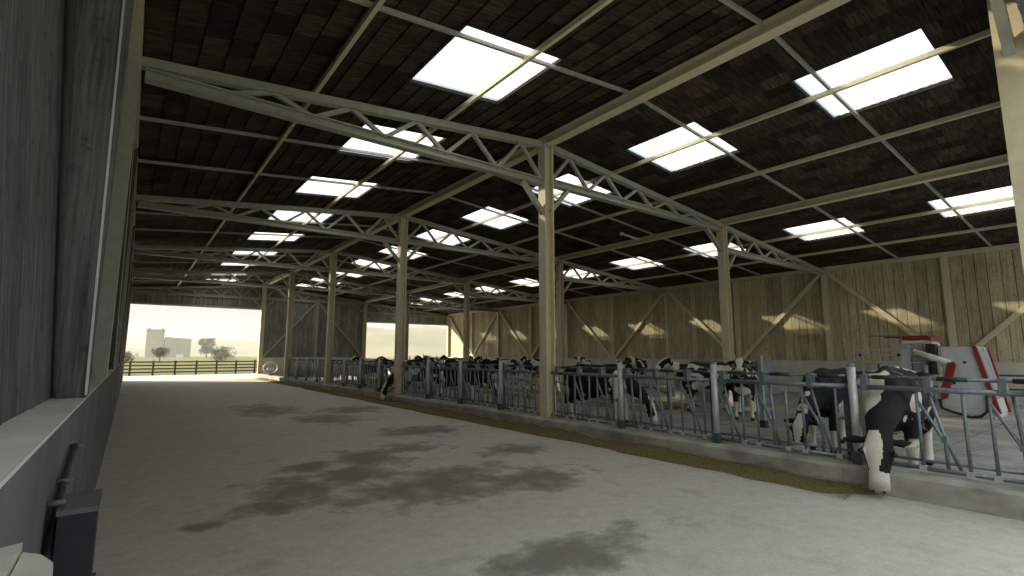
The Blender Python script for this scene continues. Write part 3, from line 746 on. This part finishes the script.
# milking robot
o = empty('milking_robot', (10.0, 3.5, .05), 0, 'pale grey milking robot with red trims standing by the plank wall', 'robot')
def rb(name, mb, mat, par=None, smooth=False): return mb.build(name, mat, par or o, smooth)
cab = rb('cabinet', MB().prism([(-.62, .12), (.45, .12), (.40, .55), (.36, 1.84), (-.30, 1.84), (-.34, 1.80), (-.62, .5)], 'x', 0, 1.5), M['cabinet'])
rb('cabinet_door', MB().prism([(-.42, .25), (.02, .25), (.02, 1.72), (-.27, 1.72)], 'x', -.022, .0), M['cabinet'], cab)
rb('cabinet_panel', MB().prism([(.06, .25), (.38, .25), (.34, 1.72), (.06, 1.72)], 'x', -.022, .0), M['cabinet'], cab)
rb('door_handle', MB().box(-.05, -.022, .10, .16, .85, .95), M['black'], cab)
rb('door_handle', MB().box(-.05, -.022, -.16, -.10, 1.4, 1.46), M['black'], cab)
rb('red_trim', MB().prism([(-.31, 1.86), (-.39, 1.86), (-.72, .15), (-.62, .15)], 'x', -.06, .08), M['red'])
rb('pale_trim', MB().prism([(-.47, 1.84), (-.51, 1.84), (-.79, .55), (-.76, .55)], 'x', .05, .12), M['cabinet'])
rb('red_trim', MB().prism([(-.57, 1.80), (-.61, 1.80), (-.88, .20), (-.83, .20)], 'x', .1, .2), M['red'])
rb('side_panel', MB().hexa([(.09, -.645, .5), (1.45, -.645, .5), (1.45, -.36, 1.80), (.09, -.36, 1.80), (.09, -.63, .5), (1.45, -.63, .5), (1.45, -.345, 1.80), (.09, -.345, 1.80)]), M['bin'])
rb('hose', MB().tube([(-.12, .45, .45), (-.15, .42, .22), (-.15, .2, .13), (-.15, -.15, .02), (-.15, -.35, .06), (-.14, -.48, .2), (-.1, -.5, .6)], .035, 8), M['black'], None, True)
rb('pillar', MB().box(.05, .35, 1.02, 1.25, .0, 1.92), M['cabinet'])
rb('rack', MB().box(-.02, .3, .66, .98, .55, 1.80), M['bin'])
for z in (.9, 1.15, 1.4, 1.62): rb('rack_shelf', MB().box(-.06, .0, .80, 1.05, z, z + .025), M['white_paint'])
rb('red_rod', MB().tube([(.0, 1.0, .6), (.0, 1.0, 1.5)], .015, 6), M['red'])
rb('canopy', MB().prism([(1.15, 2.02), (.58, 2.02), (.50, 1.98), (.46, 1.88), (.50, 1.88), (.55, 1.94), (1.15, 1.94)] [::1], 'x', -.1, .6), M['cabinet'])
rb('canopy_band', MB().prism([(1.15, 2.04), (.56, 2.04), (.50, 2.0), (.50, 2.11), (.58, 2.16), (1.15, 2.16)], 'x', -.12, .62), M['red'])
rb('mast', MB().box(-.02, .05, 1.12, 1.2, 1.8, 2.18), M['galv_post'])
rb('strut', MB().tube([(0, 1.2, 1.85), (0, 1.58, 2.1)], .02, 6), M['galv_post'])
rb('boom', MB().tube([(0, 1.2, 2.16), (0, 2.0, 2.18)], .018, 6), M['galv'])
rb('boom_band', MB().tube([(0, 1.2, 2.12), (0, 1.6, 2.13)], .025, 6), M['red'])
rb('arm', MB().tube([(-.2, .9, 1.74), (-.25, .55, 1.58), (-.3, .12, 1.42)], [.06, .085, .07], 10), M['white_paint'], None, True)
rb('arm_clamp', MB().box(-.2, .1, .42, .62, 1.55, 1.92), M['black'])
rb('motor', MB().tube([(-.1, .52, 1.1), (-.1, .52, 1.45)], .09, 10), M['black'], None, True)
rb('cup_cluster', MB().tube([(-.15, .68, .9), (-.15, .66, 1.35)], .05, 8), M['galv_post'], None, True)
rb('red_paddle', MB().prism([(.16, 1.42), (.02, 1.44), (-.01, 1.36), (.24, .48), (.36, .44), (.36, .6)], 'x', -.38, -.28), M['red'])
rb('paddle_arm', MB().tube([(-.3, .30, 1.3), (-.3, .42, .55)], .03, 8), M['white_paint'], None, True)
rb('base_plinth', MB().box(.0, 1.5, -.6, 1.25, 0, .12), M['concrete_wall'])
g = empty('robot_gate', (10.0, 5.0, .05), 0, 'grey tubular entry gate left of the milking robot', 'gate')
for z in (.3, .8, 1.02, 1.38, 1.62, 1.78): MB().tube([(0, -.18, z), (0, .75 + (.3 if z < .9 or z == 1.62 else 0), z)], .022, 6).build('gate_rail', M['galv_post'], g)
for y in (-.15, .25, .7): MB().tube([(0, y, 0), (0, y, 1.8)], .022, 6).build('gate_upright', M['galv_post'], g)
for k in range(8): MB().tube([(.06, -.1 + k * .07, .3), (.06, -.1 + k * .07, 1.2)], .01, 5).build('gate_wire', M['galv_post'], g)
for y in (.75, -.2): MB().box(-.04, .04, y - .03, y + .03, 1.58, 1.66).build('gate_cap', M['black'], g)

# tube lamp under the roof
o = empty('tube_lamp', (6.1, 11.55, 5.98), 0, 'pale tube lamp bracketed out from the side beam', 'lamp')
MB().tube([(0, 0, 0), (.95, 0, -.08)], .04, 8).build('tube', M['lamp_white'], o, True); MB().box(.9, 1.5, -.04, .04, -.07, -.02).build('bracket', M['steel'], o)
MB().box(-.03, .05, -.05, .05, -.05, .05).build('end_cap', M['galv_post'], o)

# things on the left wall base
o = empty('control_box', (-7.745, 2.78, .55), 0, 'near black wall box with grey lid on the left concrete wall', 'control box')
MB().box(-.055, .063, -.12, .12, -.45, .53).build('housing', M['box_dark'], o)
MB().prism([(-.12, .53), (.12, .53), (.12, .565), (-.125, .55)], 'x', -.06, .068).build('lid', M['box_top'], o)
MB().tube([(.065, -.10, .28), (.078, -.10, .28)], .012, 8).build('latch', M['black'], o)
MB().box(-.09, -.05, -.05, .05, .3, .42).build('wall_bracket', M['box_top'], o)
o = empty('water_pipe', (XL + .022, 3.3, 1.1), 0, 'dark hose and pipe clipped to the left concrete wall', 'pipe')
MB().tube([(.0, .25, .12), (.0, .0, .09), (.0, -.29, .04), (.0, -.36, .0), (.0, -.55, -.12), (.0, -.75, -.26), (.0, -.95, -.5)], .015, 8).build('hose', M['black'], o, True)
MB().tube([(.012, -.30, .03), (.012, -.34, -.1), (.012, -.35, -.3), (.012, -.35, -.9)], .022, 10).build('pipe', M['box_top'], o, True)
for y, z in ((.24, .12), (-.29, .045), (-.59, .02)): MB().tube([(-.02, y, z), (.035, y, z)], .012, 8).build('clip', M['box_top'], o, True)
o = empty('cream_housing', (0, 0, 0), 0, 'cream plastic housing with chamfered corner at the bottom left', 'housing')
MB().prism([(-7.79, 1.66), (-7.755, 1.62), (-7.727, 1.54), (-7.717, 1.42), (-7.717, 1.15), (-7.79, 1.15)], 'z', .85, 1.245).build('body', M['cream_plastic'], o)
MB().prism([(-7.833, 1.66), (-7.794, 1.68), (-7.794, 1.15), (-7.833, 1.15)], 'z', .82, 1.262).build('side_plate', M['cream_plastic'], o)

# ring sign on the far gable base
o = empty('ring_sign', (.02, 36.9, .76), 0, 'white ring with a pale oval plate standing on the far end of the kerb', 'sign')
MB().tube([(.44 * math.cos(2 * math.pi * k / 24), 0, .36 * math.sin(2 * math.pi * k / 24)) for k in range(25)], .055, 6).build('ring', M['white_paint'], o, True)
MB().tube([(0, .0, -.10), (0, .06, -.10)], .16, 14).build('plate', M['white_paint'], o).scale = (1.4, 1, .75)
MB().box(-.03, .03, .02, .05, -.42, -.05).build('mount', M['galv'], o)
MB().box(-.12, .12, -.06, .06, -.48, -.38).build('foot', M['galv'], o)

# ------------------------------------------------------------------ outside: fence, trees, buildings, hills
o = empty('wooden_fence', (0, 50.6, -.06), 0, 'dark wooden paddock fence beyond the far doorway', 'fence')
pmsh = MB().box(-.07, .07, -.06, .06, 0, 1.22).mesh('post', M['fence_wood'])
rmsh = MB().box(0, 1.5, -.10, -.06, -.055, .055).mesh('rail', M['fence_wood'])
for k in range(-8, 26):
    x = -7.5 + 1.5 * k; part('post', pmsh, o, (x, 0, 0))
    for z in (.28, .55, .82, 1.1): part('rail', rmsh, o, (x, 0, z + random.uniform(-.012, .012)))
def tree(name, x, y, h, w, label, seed, trunk=.3):
    rnd = random.Random(seed); t_ = empty(name, (x, y, -.06), 0, label, 'tree')
    MB().tube([(0, 0, 0), (.03 * h, 0, h * trunk), (0, .02 * h, h * .7)], [h * .035, h * .028, h * .008], 7).build('trunk', M['bark'], t_, True)
    b = MB(); cl = [(rnd.gauss(0, w * .22), rnd.gauss(0, w * .22), h * (trunk + .1) + rnd.random() * h * (.85 - trunk), w * rnd.uniform(.14, .24)) for _ in range(60)]
    for k in range(2600):
        c = cl[rnd.randrange(len(cl))]; d = Vector((rnd.gauss(0, 1), rnd.gauss(0, 1), rnd.gauss(0, 1))).normalized() * c[3] * (rnd.random() ** .4)
        p = Vector(c[:3]) + d; u = Vector((rnd.gauss(0, 1), rnd.gauss(0, 1), rnd.gauss(0, 1))).normalized() * h * .035; v_ = u.cross(d + Vector((.1, 0, 0))).normalized() * h * .025
        i = len(b.v); b.v += [tuple(p - u), tuple(p + v_), tuple(p + u), tuple(p - v_)]; b.f.append((i, i + 1, i + 2, i + 3))
    b.build('foliage', M['leaf'], t_, fix=False)
tree('field_tree', -2.5, 130, 3.0, 2.6, 'small leaning tree in the hazy field left of the doorway centre', 3, .35)
tree('field_bush', 9.0, 130, 3.2, 4.4, 'low wide bush in the hazy field at the right of the doorway', 5, .1)
tree('round_tree', 20.5, 270, 8.6, 6.5, 'large round tree standing in haze behind the field bush', 8, .15)
tree('field_shrub', -8.2, 110, 2.0, 2.2, 'small shrub at the left edge of the far doorway', 11, .15)
# far buildings
bl = empty('tower_building', (1.8, 300, -.06), 0, 'tall square hazy block with low parapet beyond the field', 'building')
MB().box(-3.6, 3.6, 0, 8, 0, 13.2).build('wall_block', M['stone_block'], bl); MB().box(-3.9, 3.9, -.3, 8.3, 13.2, 13.7).build('parapet', M['stone_block'], bl)
for x in (-3.0, 2.4): MB().box(x, x + .7, 1, 1.8, 13.7, 14.6).build('chimney', M['stone_block'], bl)
bl = empty('long_building', (11.45, 300.4, -.06), 0, 'lower long hazy wing beside the tall block', 'building')
MB().box(-5.7, 5.4, 0, 9, 0, 8.7).build('wall_block', M['stone_block'], bl)
MB().prism([(-5.7, 8.7), (5.6, 8.7), (5.4, 9.3), (-5.4, 10.0)], 'y', -.3, 9.3).build('roof', M['stone_block'], bl)
MB().box(-.6, 2.5, -.15, 0, .0, 1.4).build('door_strip', M['white_paint'], bl)
def hill_left(x, y): return -1 + (14 + 9 * noise.noise((x * .004, 0, 5)) + .03 * max(0, x)) * math.sin(max(0, min(1, (y - 420) / 260)) * math.pi / 2)
tag(grid_obj('hills_back', -500, 420, 400, 800, 60, 20, hill_left, M['hill']), kind='structure')
def hill_right(x, y):
    k = max(0, min(1, (y - 230) / 130)) * max(0, min(1, (x - 60) / 60))
    return -1 + k * (23 + 3 * noise.noise((x * .03, y * .02, 1)) + 1.2 * noise.noise((x * .25, y * .2, 4)))
tag(grid_obj('hills_side', 50, 500, 220, 420, 160, 50, hill_right, M['hill']), kind='structure')
for k in range(8):
    p = tag(MB().box(36 + k * 1.6 - .1, 36 + k * 1.6 + .1, 96.9, 97.1, -.06, 1.3 + .3 * (k % 3 == 1)).build('field_post', M['fence_wood']), f'{ORDN[k]} thin dark post from the left in the field beyond the right opening', 'post', 'field posts beyond the right opening')

# ------------------------------------------------------------------ haze over the fields
m, t, out = nm('dusty_air'); vs = N(t, 'VolumeScatter'); vs.inputs['Color'].default_value = (.14, .13, .112, 1); vs.inputs['Density'].default_value = .0058; vs.inputs['Anisotropy'].default_value = .1
t.links.new(vs.outputs[0], out.inputs['Volume'])
hz = MB().box(-480, 780, 62, 880, -.5, 42).build('haze', m); tag(hz, kind='structure')
